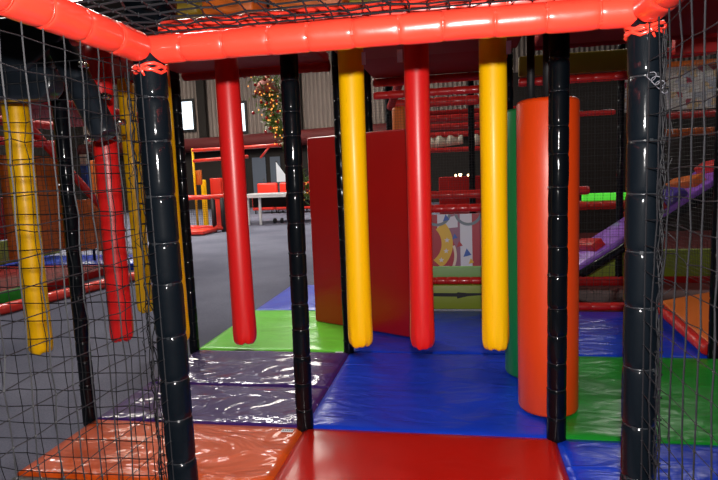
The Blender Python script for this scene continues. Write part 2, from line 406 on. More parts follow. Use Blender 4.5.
# ---------------------------------------------------------------- hanging rolls
def hang_roll(x, y, zb, zt, R, m, label, seed, tagside=None):
    rnd = random.Random(seed)
    t = thing('hanging_roll', (x, y, zb), label, 'punch bag', 'vinyl rolls hanging from the upper deck')
    n = 40; vs = []; fs = []; rows = []
    H = zt-zb; tilt = rnd.uniform(-.006, .006)
    zz = [0, .0, .004, .012, .024, .04, .06, .085, .11, .14, .18, .24]+[.24+(H-.24)*k/26 for k in range(1, 27)]
    rr = [.02, .55, .74, .86, .94, .98, 1, 1.0, 1.0, .995, .99, .985]+[.98-.02*math.sin(k*.24)-.012*(k/26) for k in range(1, 27)]
    ph = [rnd.uniform(0, 6.28) for _ in range(6)]
    for i, (z, r) in enumerate(zip(zz, rr)):
        wob = max(0, 1-z/.20)
        for c in range(n):
            th = 2*PI*c/n
            k = 1+wob*(.035*math.sin(6*th+ph[0]+z*20)+.03*math.sin(11*th+ph[1])+.015*math.sin(17*th+ph[3]))*min(1, i/3)+.006*math.sin(2*th+ph[2]+z*5)+.006*math.sin(z*9+ph[4])
            dz = (.004*math.sin(3*th+ph[5])+.003*math.sin(7*th+ph[1]))*wob if i > 0 else .006
            vs.append((R*r*k*math.cos(th)+tilt*z, R*r*k*math.sin(th), z+dz))
    for i in range(len(zz)-1):
        for c in range(n): fs.append((i*n+c, i*n+(c+1) % n, (i+1)*n+(c+1) % n, (i+1)*n+c))
    fs += [tuple(range(n-1, -1, -1)), tuple((len(zz)-1)*n+c for c in range(n))]
    MB().add(vs, fs, True).build('vinyl_tube', m, t)
    MB().tube([(tilt*H, 0, H-.01), (tilt*H, 0, H+.06)], .012, 8).build('hanging_strap', 'blackm', t)
    # stitched seam up the back-left side
    MB().tube([(R*.985*math.cos(2.6)+tilt*z, R*.985*math.sin(2.6), z) for z in (.2, .5, .9, H-.02)], .0022, 6).build('seam', m, t)
    if tagside is not None:
        MB().box((-.012, -.0015, -.028), (.012, .0015, .028), Matrix.Translation((tagside*(R+.008), -.02, H-.16))).build('fabric_tag', 'tag', t)
    return t
ZT = 1.93
hang_roll(-.285, 0, .43, ZT, .058, 'red', 'red hanging roll left of the middle black post, in front of the far windows', 21)
hang_roll(.305, 0, .425, ZT, .0595, 'yellow', 'yellow hanging roll in front of the left edge of the dark red panel', 22, 1)
hang_roll(.605, 0, .42, ZT, .057, 'red', 'red hanging roll at the right edge of the dark red panel', 23, -1)
hang_roll(.943, 0, .42, ZT, .061, 'yellow', 'yellow hanging roll right of the circus banner, beside the green roller', 24, 1)
hang_roll(-.648, 0, .43, ZT, .059, 'yellow', 'thin sliver of yellow hanging roll showing behind the near left post', 25)
hang_roll(-.965, 0, .435, ZT, .059, 'red', 'red hanging roll seen through the left net', 26)
hang_roll(-1.458, 0, .36, ZT, .063, 'yellow', 'yellow hanging roll farthest left, seen through the net', 27)
hang_roll(-1.565, D, .28, 2.0, .058, 'yellow', 'narrow yellow hanging roll farther back through the net, beside the red one', 28)

# ---------------------------------------------------------------- floor mats
mat_pad(0, -D, G, 0, 'm_red', 'red vinyl floor mat at the bottom centre of the view')
mt, b0 = mat_pad(LX, -.56, 0, 0, 'm_orange', 'glossy orange vinyl floor mat at the lower left, under the net')
# small printed tag on the orange mat
lt = MB().box((-.10, -.075, 0), (-.04, -.045, .0015), Matrix.Translation((-b0.x, -b0.y+.0, .0425))).build('label_patch', 'tag', mt)
for k in range(5): MB().box((-.095+.011*k, -.066, .0015), (-.088+.011*k, -.053, .0022), Matrix.Translation((-b0.x, -b0.y, .0425))).build('printed_mark', 'ink', lt)
mat_pad(-.42, -D, 0, -.56, 'm_orange', 'strip of orange mat at the bottom edge, behind the near left post')
mat_pad(LX, -D, -.42, -.56, 'blackm', 'dark mat at the bottom left corner, before the orange mat', z1=-.01)
mat_pad(G, -D, 2*G, 0, 'm_blue', 'dark blue vinyl floor mat at the bottom right, beside the red mat')
mat_pad(LX, 0, 0, D*.44, 'm_purple', 'crinkled glossy purple floor mat touching the orange mat')
pt, b1 = mat_pad(LX, D*.44, 0, D, 'm_purple', 'crinkled glossy purple floor mat touching the lime green mat')
MB().box((-.10, -.05, 0), (-.045, -.028, .0015), Matrix.Translation((-b1.x, D-b1.y, .0425))).build('label_patch', 'tag', pt)
mat_pad(0, 0, G, D, 'm_blue', 'large blue floor mat in the centre, behind the red mat')
mat_pad(0, D, G, 2*D, 'm_blue', 'blue floor mat under the hanging rolls, before the lime wall board')
mat_pad(G, 0, 2*G-.02, D, 'm_green', 'dark green floor mat to the right of the orange roller')
mat_pad(G, D, 2*G-.02, 2*D, 'm_blue', 'blue floor mat at the far right, behind the dark green mat')
mat_pad(LX, D, 0, 2*D, 'm_lime', 'bright lime green floor mat left of the dark red panel')
mat_pad(LX, 2*D, 0, 3*D, 'm_sky', 'light blue floor mat beyond the lime green mat')

# ---------------------------------------------------------------- rollers
def roller(x, y, R, z1, m, label):
    t = thing('padded_roller', (x, y, 0), label, 'roller', None)
    pr = [(.0, .004), (R-.02, .004), (R-.006, .009), (R, .022), (R, .4), (R, .8), (R, 1.2), (R, z1-.022), (R-.006, z1-.008), (R-.02, z1), (.0, z1)]
    n = 64; vs = []; fs = []
    for r, z in pr:
        for c in range(n): vs.append((max(r, .001)*math.cos(2*PI*c/n), max(r, .001)*math.sin(2*PI*c/n), z))
    for i in range(len(pr)-1):
        for c in range(n): fs.append((i*n+c, i*n+(c+1) % n, (i+1)*n+(c+1) % n, (i+1)*n+c))
    MB().add(vs, fs, True).build('vinyl_cover', m, t)
    MB().tube([(0, 0, z1-.01), (0, 0, 2.0)], .022, 12).build('axle', 'blackm', t)
    ring_mb(Vector((0, 0, z1-.004)), Vector((0, 0, 1)), Vector((1, 0, 0)), Vector((0, 1, 0)), R-.022, w=.006, t=.004, n=64).build('piping', m, t)
    return t
roller(1.224, .335, .149, 1.578, 'orange', 'big bright orange upright padded roller standing behind a black post')
roller(1.206, .86, .160, 1.585, 'green', 'dark green upright padded roller half hidden behind the orange one')

# ---------------------------------------------------------------- dark red panel
pa, pb = Vector((-.462, 2.01, 0)), Vector((.50, 1.50, 0)); dd = pb-pa; LL = dd.length; ang = math.atan2(dd.y, dd.x)
pt = thing('upright_mat', pa, 'tall dark red padded panel standing upright behind the hanging rolls', 'panel'); pt.rotation_euler.z = ang
o = MB().box((0, 0, .002), (LL, .05, 1.565)).build('vinyl_cover', 'panelred', pt); bevel(o, .018, 4)
MB().tube([(.012, -.0005, .02), (.012, -.0005, 1.55)], .0025, 6).build('seam', 'panelred', pt)
MB().tube([(.012, 0, 1.556), (LL-.012, 0, 1.556)], .0025, 6).build('seam', 'panelred', pt)

# ---------------------------------------------------------------- upper deck
def pad_box(name, lo, hi, m, label, cat='pad', group=None, bv=.012):
    base = Vector(((lo[0]+hi[0])/2, (lo[1]+hi[1])/2, lo[2]))
    o = MB().box(Vector(lo)-base, Vector(hi)-base).build(name, m); o.location = base
    bevel(o, bv, 2)
    return tag(o, label, cat, group)
for (x0, x1, w) in ((-2.3, LX-.05, 'left'), (LX+.04, -.05, 'middle'), (.05, G-.05, 'right')):
    pad_box('deck_pad', (x0, .05, 1.995), (x1, D-.05, 2.055), 'deck',
            {'left': 'dark red deck pad overhead, seen through the left net', 'middle': 'dark red deck pad overhead, above the left red hanging roll',
             'right': 'dark red deck pad overhead, between the two middle posts'}[w])
pad_box('deck_pad', (G+.05, .05, 1.995), (2*G, D-.05, 2.055), 'deck', 'dark red deck pad overhead, above the orange roller and the right post')
pad_box('deck_pad', (.05, D+.05, 2.08), (G-.05, 2*D+.05, 2.14), 'deck', 'dark red deck pad overhead, farther back above the circus banner')
farpad('padded_beam', (-2.4, D, 2.0), (LX-.05, D, 2.0), .04, 'deck', 'dark red beam under the deck edge, at upper left behind the net', 'beam')
farpad('padded_beam', (LX+.05, D, 1.99), (-.06, D, 1.985), .04, 'deck', 'dark red beam under the deck edge, left of the middle post', 'beam')
for k, x in enumerate((-.6,)): pass
farpad('padded_beam', (G+.05, D, 2.02), (2.35, D, 2.02), .04, 'deck', 'dark red beam under the deck edge above the orange roller', 'beam')
for y0, txt in ((0, 'over the hanging rolls'),):
    farpad('padded_beam', (-2.4, 0, 1.98), (LX-.06, 0, 1.98), .038, 'redpad', 'dark red top beam the farthest left yellow roll hangs from', 'beam')
    farpad('padded_beam', (LX+.03, 0, 1.98), (-.06, 0, 1.98), .038, 'redpad', 'dark red top beam the left red roll hangs from', 'beam')
    farpad('padded_beam', (.06, 0, 1.98), (G-.06, 0, 1.98), .038, 'redpad', 'dark red top beam the three middle rolls hang from', 'beam')
farpad('padded_beam', (-2.4, D, 2.09), (LX-.6, D, 2.09), .03, 'redpad', 'dark red upper beam the far yellow roll hangs under', 'beam')
# pads above the front beam, seen through the roof net
ov = [(-.62, -.30, 'olivepad', 'olive'), (-.28, -.05, 'orangepad', 'orange'), (.02, .34, 'orangepad', 'orange'), (.36, .62, 'olivepad', 'olive'), (.64, .95, 'redpad', 'red'), (.97, 1.3, 'redpad', 'red')]
wh = ['left of the left post', 'above the left post', 'right of the left post', 'above the first yellow roll', 'above the red middle roll', 'above the right yellow roll']
for (x0, x1, m, c), w in zip(ov, wh):
    pad_box('overhead_pad', (x0, -.26, 1.945-.03*x0), (x1, -.06, 2.05), m, '%s vinyl pad overhead through the roof net, %s' % (c, w))
farpad('padded_beam', (-.65, -.30, 1.90), (1.32, -.30, 1.885), .028, 'redpad', 'red padded beam overhead under the coloured pads, through the roof net', 'beam')
farpad('padded_beam', (-.65, -.62, 1.80), (1.32, -.62, 1.79), .022, 'redpad', 'red padded beam higher at the top edge of the view, through the roof net', 'beam')
o = MB().tube([(0, 0, 0), (.0, 0, .03), (0, 0, .10), (0, 0, .16), (0, 0, .19)], [.03, .075, .09, .075, .03], 24).build('rubber_buffer', 'black')
o.location = (-.22, -.80, 1.75); tag(o, 'round glossy black buffer overhead at the top edge, above the left post', 'buffer')

# ---------------------------------------------------------------- near nets
C = .057
n_ = net('safety_net', (0, -D-.05, .02), (0, -1, 0), (0, 0, 1), 21, 27, C, C*1.02, .0019, 'knotted black side net at the left edge, hanging under the red beam nearest the camera', jit=.045, sag=.015, seed=5, rh=.0012)
n_ = net('safety_net', (-.085, -D, .0), (-1, 0, 0), (0, 0, 1), 22, 31, .050, .0512, .0015, 'knotted black net behind the left side net, in front of the left hanging rolls', jit=.05, sag=-.02, seed=6, m='cordk')
n_ = net('safety_net', (G, -D-.05, .02), (0, -1, 0), (0, 0, 1), 21, 27, C, C*1.02, .0018, 'knotted black side net at the right edge, beside the near right post', jit=.045, sag=-.015, seed=7, rh=.0011)
n_ = net('roof_net', (.0, -D-.045, 1.628), (1, 0, 0), (0, -1, 0), 26, 24, .046, .046, .0024, 'black roof net stretched above the front red beam', jit=.12, sag=-.015, seed=8)
# net cord bunched along the near posts
def lashing(x, y, dx, dy, z0, z1, label, seed):
    rnd = random.Random(seed); mb = MB(); N = int((z1-z0)/.018)
    for s in range(4):
        pts = []
        ox, oy = dx+rnd.uniform(-.004, .004), dy+rnd.uniform(-.008, .008)
        for k in range(N+1):
            z = (z1-z0)*k/N; q = .0035*math.sin(k*.75+s*1.7)+rnd.gauss(0, .001)
            pts.append((ox+q, oy+.004*math.cos(k*.9+s)+rnd.gauss(0, .001), z))
        mb.tube(pts, .0016, 5, False)
    for k in range(0, N, 3):
        z = (z1-z0)*k/N; mb.tube([(dx+.009*math.cos(a), dy+.009*math.sin(a), z+.004*a/6) for a in (0, 1, 2, 3, 4, 5, 6.2)], .0016, 4, False)
    # loose tails
    for k in range(14):
        z = rnd.uniform(.1, z1-z0-.1); mb.tube([(dx, dy-.008, z), (dx+rnd.uniform(-.02, .025), dy-.02, z-.012), (dx+rnd.uniform(-.02, .03), dy-.025, z-.04)], .001, 4, False)
    o = mb.build('lashing_cord', 'cordk' if x == 0 else 'cord'); o.location = (x, y, z0); return tag(o, label, 'cord')
lashing(0, -D, -.044, -.026, .05, 1.54, 'bunched black lashing cord running up the left side of the near left post', 31)
lashing(G, -D, .034, -.044, .05, 1.54, 'bunched black lashing cord running up the right side of the near right post', 32)
# loops of spare cord high on the right post
mb = MB(); rr = random.Random(4)
for s in range(4):
    c = Vector((.008*s, -.052-.003*s, -.01*s)); mb.tube([c+Vector((.009*math.cos(a), -.005*math.sin(2*a), .009*math.sin(a))) for a in [i*.42 for i in range(38)]], .0011, 5, False)
o = mb.build('cord_loops', 'ink'); o.location = (G+.005, -D, 1.44); tag(o, 'small shiny looped cord tied high on the near right post', 'cord')

# ---------------------------------------------------------------- black hanging arm at the upper left
t = thing('swing_arm', (-.95, -.45, 1.45), 'shiny black vinyl padded arm slanting down at the upper left, behind the net', 'arm')
mb = prism([(-.26, .28), (-.01, .28), (.16, .38), (.22, .50), (-.27, .50)], -.06, .08); o = mb.build('padded_block', 'slab', t); bevel(o, .015, 3)
mb = prism([(-.26, .18), (0, .165), (.05, .17), (.085, .205), (.09, .25), (.07, .30), (-.26, .30)], -.04, .06); o = mb.build('lower_flap', 'slab', t); bevel(o, .02, 3)
mb, _, _ = sleeve((.10, 0, .44), (.31, -.02, .0), .056, .25, 28, 10, .08, random.Random(9)); mb.build('arm_sleeve', 'slab', t)
MB().tube([(.10, 0, .40), (.10, 0, .60)], .02, 10).build('mounting_pole', 'blackm', t)
for p in ((.265, -.075, .28), (.345, -.06, .155), (.40, -.06, .05), (.25, -.06, -.01)):
    T = Matrix.Translation(p)
    MB().tube([T @ Vector(q) for q in ((0, .03, 0), (0, -.012, 0))], .013, 6).build('bolt', 'metal', t)

# ---------------------------------------------------------------- wall board, banner and tubes at Y = 2D
YB = 2*D+.03
t = thing('wall_board', (.6, YB, 0), 'lime green padded board with black stripe standing behind the blue mat', 'board')
o = MB().box((-.58, .0, 0), (.58, .06, .225)).build('vinyl_cover', 'olive', t); bevel(o, .01, 2)
MB().add([(-.45, -.003, .125), (.14, -.003, .117), (.145, -.003, .10), (.24, -.003, .122), (.42, -.003, .135), (.42, -.003, .150), (.24, -.003, .150), (.15, -.003, .158), (.14, -.003, .150), (-.45, -.003, .155)],
         [(0,1,8,9), (1,2,3,6,7,8), (3,4,5,6)]).build('arrow_stripe', 'blackm', t)
farpad('padded_beam', (.05, YB+.01, .262), (G-.05, YB+.01, .262), .034, 'redpad', 'shiny dark red tube lying on top of the lime green board', 'beam', seg=.10)
o = pad_box('ledge_pad', (.03, YB+.05, .20), (G-.03, YB+.16, .385), 'ledge', 'pale green ledge pad between the red tube and the circus banner')
# banner
bz0, bz1 = .39, .86; by = YB+.03
t = thing('circus_banner', (.6, by, bz0), 'printed circus banner with a starred ball, between the red and yellow rolls', 'banner')
H = bz1-bz0
MB().box((-.56, 0, 0), (.56, .012, H)).build('backing', 'greyp', t)
def flat(pts, y, m, nm, p): return MB().add([(x, y, z) for x, z in pts], [tuple(range(len(pts)))]).build(nm, m, p)
for (x0, x1, m) in ((-.50, -.38, 'crimson'), (-.16, -.02, 'crimson'), (.10-.02, .20-.02, 'mauve'), (.285, .36, 'crimson'), (.46, .53, 'mauve')):
    flat([(x0, 0), (x1, 0), (x1, H), (x0, H)], -.001, m, 'painted_stripe', t)
flat([(-.02, H*.9), (.16, H*.98), (.16, H*.75), (-.02, H*.72)], -.0015, 'greyp', 'painted_cloud', t)
R = .27; cx, cz = -.12, .10
ball = flat([(cx+R*math.cos(a), min(H-.004, max(0.003, cz+R*math.sin(a)))) for a in [i*2*PI/40 for i in range(40)]], -.002, 'crimson', 'painted_ball', t)
def band(r0, r1, a0, a1, m, y, nm, c=(-.17, .21), par=ball):
    N = 16; mb = MB(); vs = [];
    for i in range(N+1):
        a = a0+(a1-a0)*i/N
        for r in (r0, r1): vs.append((c[0]+r*math.cos(a), y, max(.003, c[1]+r*math.sin(a))))
    return mb.add(vs, [(2*i, 2*i+1, 2*i+3, 2*i+2) for i in range(N)]).build(nm, m, par)
bd = band(.185, .285, -.95, .75, 'goldp', -.0035, 'golden_band')
band(.245, .268, -.4, .35, 'cream', -.0035, 'cream_rim', (cx, cz))
def star(x, z, r, par):
    pts = [(x+(r if i % 2 == 0 else r*.42)*math.sin(i*PI/5), z+(r if i % 2 == 0 else r*.42)*math.cos(i*PI/5)) for i in range(10)]
    flat(pts, -.005, 'tag', 'painted_star', par)
for a in (-.70, -.30, .12): star(-.17+.235*math.cos(a), .21+.235*math.sin(a), .026, bd)
for (x, z, s, m) in ((.055, H*.93, .05, 'bluep'), (.235, .12, .06, 'bluep'), (.17, .20, .045, 'crimson'), (.13, .27, .04, 'bluep'), (.27, .045, .04, 'goldp')):
    flat([(x-s*.5, z-s*.6), (x+s*.7, z-s*.3), (x, z+s*.7)], -.0055, m, 'painted_pennant', t)
for x in (-.02, .255): band(.10, .125, PI+.2, 2*PI-.2, 'teal', -.004, 'painted_swag', (x, H+.02), t)
farpad('padded_beam', (.05, YB, .915), (G-.05, YB, .915), .036, 'redpad', 'shiny red tube running along the top of the circus banner', 'beam', seg=.10)
farpad('padded_beam', (.05, YB, 1.93), (G-.05, YB, 1.93), .034, 'redpad', 'red tube high above the banner, lower of the two at the deck edge', 'beam')
farpad('padded_beam', (.05, YB, 2.04), (G-.05, YB, 2.04), .036, 'redpad', 'red tube high above the banner, upper of the two at the deck edge', 'beam')
farpad('padded_beam', (G+.08, 2*D, 1.96), (2.34, 2*D, 1.96), .036, 'redpad', 'red tube high at the right, under the olive fascia pad', 'beam')
pad_box('fascia_pad', (G+.08, 2*D-.02, 2.005), (2.34, 2*D+.04, 2.17), 'olivepad', 'olive brown fascia pad high at the right, above a red tube')
farpad('padded_beam', (G+.08, 2*D+.03, .03), (2.34, 2*D+.03, .03), .036, 'redpad', 'shiny red tube on the floor at the far edge of the right blue mat', 'beam')
farpad('padded_beam', (G+.08, 2.78, .19), (2.34, 2.78, .19), .045, 'deck', 'dark red low tube under the purple ramp', 'beam')
pad_box('wall_pad', (G+.1, 3.76, -.04), (3.5, 3.82, .04), 'deck', 'dark red wall pad low under the purple ramp')
pad_box('wall_pad', (G+.1, 3.84, -.04), (3.5, 3.90, .32), 'olive', 'lime green wall pad in the shade under the purple ramp')

# ---------------------------------------------------------------- far frame posts and beams
for (x, y, z1, r, lab) in (
    (0, 2*D, 2.3, .036, 'black padded post beside the dark red panel, mostly hidden by the right red roll'),
    (G, 2*D, 2.5, .036, 'black padded post rising behind the green roller'),
    (2.36, 1.22, 2.1, .030, 'black padded post at the right edge of the view, beside the orange ramp'),
    (2.40, 2*D, 2.5, .036, 'black padded post peeking out behind the near right post'),
    (2.42, 3*D+.04, 2.6, .036, 'black padded post left of the near right post, behind the purple ramp'),
    (.04, 3*D, 2.6, .04, 'black padded post behind the top of the dark red panel, beside the orange pad'),
    (.93, 3.7*D, 2.6, .04, 'black padded post seen through the fine net above the banner'),
    (1.72+.2, 3.5*D, 2.6, .036, 'black padded post in the dark area right of the orange roller'),
    (3.65, 3*D, 2.6, .036, 'black padded post in the far right, behind the upper end of the purple ramp')):
    farpad('padded_post', (x, y, FZ), (x, y, z1), r, 'black', lab, 'post', seed=int(x*10+y*7))
bm = [
 ((.08, 3*D, 1.98), (1.0, 3*D, 1.98), .05, 'redpad', 'red beam across the upper middle, first behind the fine net'),
 ((.08, 3*D, .985), (G+.9, 3*D, .985), .045, 'redpad', 'red beam at the height of the banner top, farther back behind the fine net'),
 ((G+.1, 3*D+.02, 1.775), (2.36, 3*D+.02, 1.775), .028, 'redpad', 'thin red beam in the dark right of the orange roller top'),
 ((.06, 4*D, 1.907), (1.9, 4*D, 1.907), .045, 'redpad', 'red beam across the upper middle, second behind the fine net'),
 ((.06, 5*D, 1.895), (1.9, 5*D, 1.895), .045, 'redpad', 'red beam across the upper middle, third behind the fine net'),
 ((.06, 5*D+.5, 2.15), (1.9, 5*D+.5, 2.15), .04, 'deck', 'dark red beam across the middle distance, fourth behind the fine net'),
 ((.06, 6*D, 1.85), (1.9, 6*D, 1.85), .045, 'redpad', 'red beam across the middle distance, above the cream cloths'),
 ((.06, 6*D-.06, 1.59), (1.9, 6*D-.06, 1.59), .04, 'redpad', 'red beam across the middle distance, under the cream cloths'),
 ((.5, 4.3*D, .72), (3.4, 4.3*D, .72), .06, 'redpad', 'thick red beam under the green light strip'),
 ((.06, 3*D, 2.0), (.06, 5*D, 2.0), .05, 'redpad', 'red beam slanting away behind the top of the dark red panel'),
 ((.3, 2*D+.1, 2.1), (.06, 3*D-.05, 1.95), .04, 'deck', 'dark red beam above the orange pad, left of the red roll'),
 ((2.48, 3*D, 2.3), (3.6, 3*D, 2.35), .06, 'redpad', 'red beam high at the right edge of the view'),
 ((2.9, 4*D+.05, 1.80), (4.6, 4*D+.05, 1.80), .045, 'redpad', 'red tube along the bottom of the patchwork panel'),
 ((3.0, 4*D+.3, 1.60), (4.6, 4*D+.3, 1.60), .05, 'orangepad', 'orange tube under the patchwork panel'),
 ((2.5, 3*D+.3, .65), (2.9, 3*D+.4, 1.0), .03, 'deck', 'short dark red brace behind the purple ramp'),
]
for i, (a, b, r, m, lab) in enumerate(bm): farpad('padded_beam', a, b, r, m, lab, 'beam', seed=40+i, seg=.16)
pad_box('upper_pad', (2.48, 3*D-.04, 2.42), (3.56, 3*D+.04, 2.62), 'm_green', 'dark green pad high at the right edge of the view')
pad_box('fascia_pad', (2.30, 2.24, 2.255), (3.6, 2.30, 2.37), 'm_green', 'dark green fascia pad at the top right, above the dark red one')
pad_box('fascia_pad', (2.42, 2.2, 2.06), (3.6, 2.28, 2.22), 'redpad', 'dark red fascia pad high at the right, above the patchwork panel')
t = thing('patchwork_panel', (3.75, 4*D, 1.86), 'patchwork printed panel at the upper right behind the nets', 'panel')
MB().box((-1, 0, 0), (1, .05, .50)).build('printed_face', 'patch', t)
MB().box((-1.0, -.03, .50), (1.0, .06, .56)).build('top_rail', 'orangepad', t)
o = pad_box('standing_pad', (.10, 3.35, 1.0), (.26, 3.45, 1.93), 'orangepad', 'orange upright pad rising above the dark red panel', bv=.04)
# fine nets
net('fine_net', (.04, YB, .96), (1, 0, 0), (0, 0, 1), 46, 38, .0243, .0245, .0009, 'fine black net above the circus banner', jit=.03, m='cordf', knots=False, sides=3, seed=50)
net('fine_net', (.04, 3*D, 1.04), (1, 0, 0), (0, 0, 1), 46, 38, .0243, .0245, .0012, 'fine grey net farther back above the banner', jit=.03, m='steel', knots=False, sides=3, seed=51)
net('climbing_net', (G+.06, 2*D-.06, .10), (1, 0, 0), (0, 0, 1), 18, 30, .062, .061, .0013, 'square black net in front of the purple ramp, right of the orange roller', jit=.03, m='cordf', knots=False, seed=52)
net('fine_net', (G+.06, 2*D+.08, .07), (1, 0, 0), (0, 0, 1), 44, 70, .0258, .0262, .0008, 'fine black net right behind the square net at the right', jit=.03, m='cordf', knots=False, sides=3, seed=53)
net('fine_net', (2.40, 1.28, .42), (0, 1, 0), (0, 0, 1), 40, 54, .028, .028, .0011, 'fine black net closing the right side before the orange ramp', jit=.03, m='cordf', knots=False, sides=3, seed=54)
net('fine_net', (2.45, 3*D, .3), (1, 0, 0), (0, 0, 1), 40, 70, .03, .03, .0011, 'fine grey net at the far right behind the purple ramp', jit=.03, m='steel', knots=False, sides=3, seed=55)

# ---------------------------------------------------------------- purple ramp
ra, rb = Vector((1.45, 2.9, -.01)), Vector((3.75, 2.9, 1.52)); W2 = .68
rd = rb-ra; RL = rd.length; rang = math.atan2(rd.z, rd.x)
t = thing('climbing_ramp', ra, 'purple padded climbing ramp with red blocks rising to the right', 'ramp'); t.rotation_euler.y = -rang
o = MB().box((0, 0, -.01), (RL, W2, .05)).build('ramp_surface', 'ramp', t); bevel(o, .015, 2)
MB().tube([(0, -.03, -.03), (RL, -.03, -.03)], .04, 12).build('edge_tube', 'black', t)
for (u, v, m) in ((.74, .50, 'redpad'), (1.36, .42, 'redpad'), (1.78, .55, 'orangepad'), (2.05, .4, 'redpad'), (2.4, .5, 'redpad')):
    o = MB().box((-.06, -.24, 0), (.06, .24, .08), Matrix.Translation((u, v*.65, .045)) @ Matrix.Rotation(.2, 4, 'Z')).build('foothold_block', m, t); bevel(o, .01, 2)
for (u, v) in ((.40, .10), (1.3, .12), (.75, .72)):
    MB().tube([(u, v*.8, .048), (u, v*.8, .056)], .05, 20).build('round_marking', 'rampd', t)
o = MB().box((1.46, .0, .051), (1.66, W2, .13)).build('step_pad', 'rampd', t); bevel(o, .02, 2)

# orange ramp at right
t = thing('orange_ramp', (2.37, 1.25, 0), 'orange padded ramp with red edge at the right, behind the nets', 'ramp')
mb = MB(); mb.add([(0, 0, 0), (1.1, 0, 0), (1.1, .98, 0), (0, .98, 0), (0, 0, .06), (1.1, 0, .36), (1.1, .98, .36), (0, .98, .14)], [(0,3,2,1),(4,5,6,7),(0,1,5,4),(1,2,6,5),(2,3,7,6),(3,0,4,7)])
o = mb.build('ramp_pad', 'orangepad', t); bevel(o, .015, 2)
mb, _, _ = sleeve((-.035, 0, .04), (-.035, .98, .10), .04, .12, 20, 8); mb.build('edge_tube', 'redpad', t)

# ---------------------------------------------------------------- left play frame in the distance
LXF = -4.1
farpad('padded_beam', (-3.98, 1.7, .02), (-3.40, 4.6, .02), .058, 'beam', 'bright red padded tube on the carpet along the left play frame', 'beam', seg=.3, n=18)
pad_box('base_pad', (LXF-.02, 2.25, -.04), (LXF+.06, 3.1, .14), 'm_green', 'dark green base pad at the left edge, behind the red floor tube')
pad_box('play_floor_pad', (LXF-2.6, 2.2, -.04), (LXF-.12, 4.9, .06), 'deck', 'dark red floor pad inside the left play frame')
pad_box('play_floor_pad', (LXF-2.6, 5.0, -.04), (LXF+.1, 6.0, .06), 'm_blue', 'blue floor pad at the far end of the left play frame')
pad_box('wall_pad', (LXF-2.0, 3.0, .1), (LXF-1.9, 6.0, .45), 'olive', 'olive strip pad low inside the left play frame')
pad_box('wall_pad', (LXF-2.2, 2.0, .45), (LXF-2.1, 6.2, 1.1), 'deck', 'dark red wall pad deep inside the left play frame')
pad_box('side_panel', (LXF-.25, 3.05, .42), (LXF-.18, 3.95, 1.62), 'orangepad', 'brownish orange panel through the net between the left yellow roll and the post')
pad_box('side_panel', (LXF-.25, 4.05, .35), (LXF-.18, 4.9, 1.05), 'orangepad', 'orange brown lower panel through the net beside the left red roll')
farpad('padded_beam', (LXF, 3.2, 2.02), (LXF, 4.95, .55), .05, 'redpad', 'red padded tube slanting down over the orange panels at the left', 'beam')
farpad('padded_beam', (LXF, 2.1, 1.98), (LXF, 3.9, 1.98), .05, 'redpad', 'red padded tube at top of the left play frame, upper of two', 'beam')
farpad('padded_beam', (LXF, 2.1, 1.76), (LXF, 3.9, 1.76), .05, 'redpad', 'red padded tube at top of the left play frame, lower of two', 'beam')
for (y, lab) in ((2.3, 'black padded post at the far left edge of the left play frame'), (4.0, 'black padded post in the middle of the left play frame'), (6.3, 'black padded post at the far end of the left play frame')):
    farpad('padded_post', (LXF-.16, y, FZ), (LXF-.16, y, 2.24), .05, 'black', lab, 'post', seed=int(y*9))
net('fine_net', (LXF-.06, 2.2, .12), (0, 1, 0), (0, 0, 1), 50, 34, .08, .06, .0022, 'fine black net hung along the left play frame', jit=.05, m='cordf', knots=False, sides=3, seed=56)
t = thing('sign_board', (LXF-.8, 5.3, FZ), 'narrow blue and cream board seen between the left post and the red roll', 'board')
MB().box((-.05, 0, 1.2), (.05, .04, 1.60)).build('blue_face', 'bluep', t); MB().box((-.05, 0, 1.6), (.05, .04, 1.75)).build('cream_face', 'cream', t); MB().tube([(0, .06, 0), (0, .06, 1.7)], .02, 8).build('stand_pole', 'blackm', t)
pad_box('standing_pad', (-6.12, 7.2, FZ), (-6.0, 7.3, 1.70), 'orangepad', 'orange upright pad just left of the red roll behind the net')
pad_box('deck_pad', (LXF-2.4, 2.1, 2.25), (LXF-.02, 6.42, 2.33), 'deck', 'dark red roof pad of the left play frame')

# ---------------------------------------------------------------- ball pit frame in the hall
by0 = 10.5
t = thing('ball_pit_frame', (-5.4, by0, FZ), 'small red and black framed pit with netted sides, far left in the hall', 'play frame')
MB().tube([(-1.4, 0, .86), (.44, 0, .86)], .055, 12).build('top_rail', 'beam', t)
MB().tube([(.44, 0, .86), (.44, .6, .86)], .045, 12).build('top_rail', 'beam', t)
MB().tube([(-1.2, .6, .86), (.44, .6, .86)], .045, 12).build('top_rail', 'beam', t)
MB().tube([(-1.4, 0, .14), (.44, 0, .10)], .06, 12).build('bottom_rail', 'beam', t)
o = MB().box((-1.0, -.85, .02), (.30, -.1, .12)).build('step_mat', 'beam', t); bevel(o, .03, 2)
for (x, y) in ((.44, 0), (.20, 0), (-1.2, 0), (.44, .6)): MB().tube([(x, y, 0), (x, y, .84)], .055, 12).build('post', 'blackm', t)
mb = MB()
for k in range(24): mb.tube([(-1.1+k*.055, 0, .16), (-1.1+k*.055, 0, .82)], .003, 3, False)
for k in range(12): mb.tube([(-1.1, 0, .17+k*.055), (.16, 0, .17+k*.055)], .003, 3, False)
mb.build('netting', 'steel', t)
t = thing('hoop_frame', (-5.28, 11.3, FZ), 'thin red metal frame with two bars and a brace, above the small pit', 'frame')
MB().tube([(-.75, 0, 2.05), (1.95, 0, 2.08)], .045, 8).build('upper_bar', 'beam', t)
MB().tube([(-.75, 0, 1.78), (.75, 0, 1.83)], .045, 8).build('lower_bar', 'beam', t)
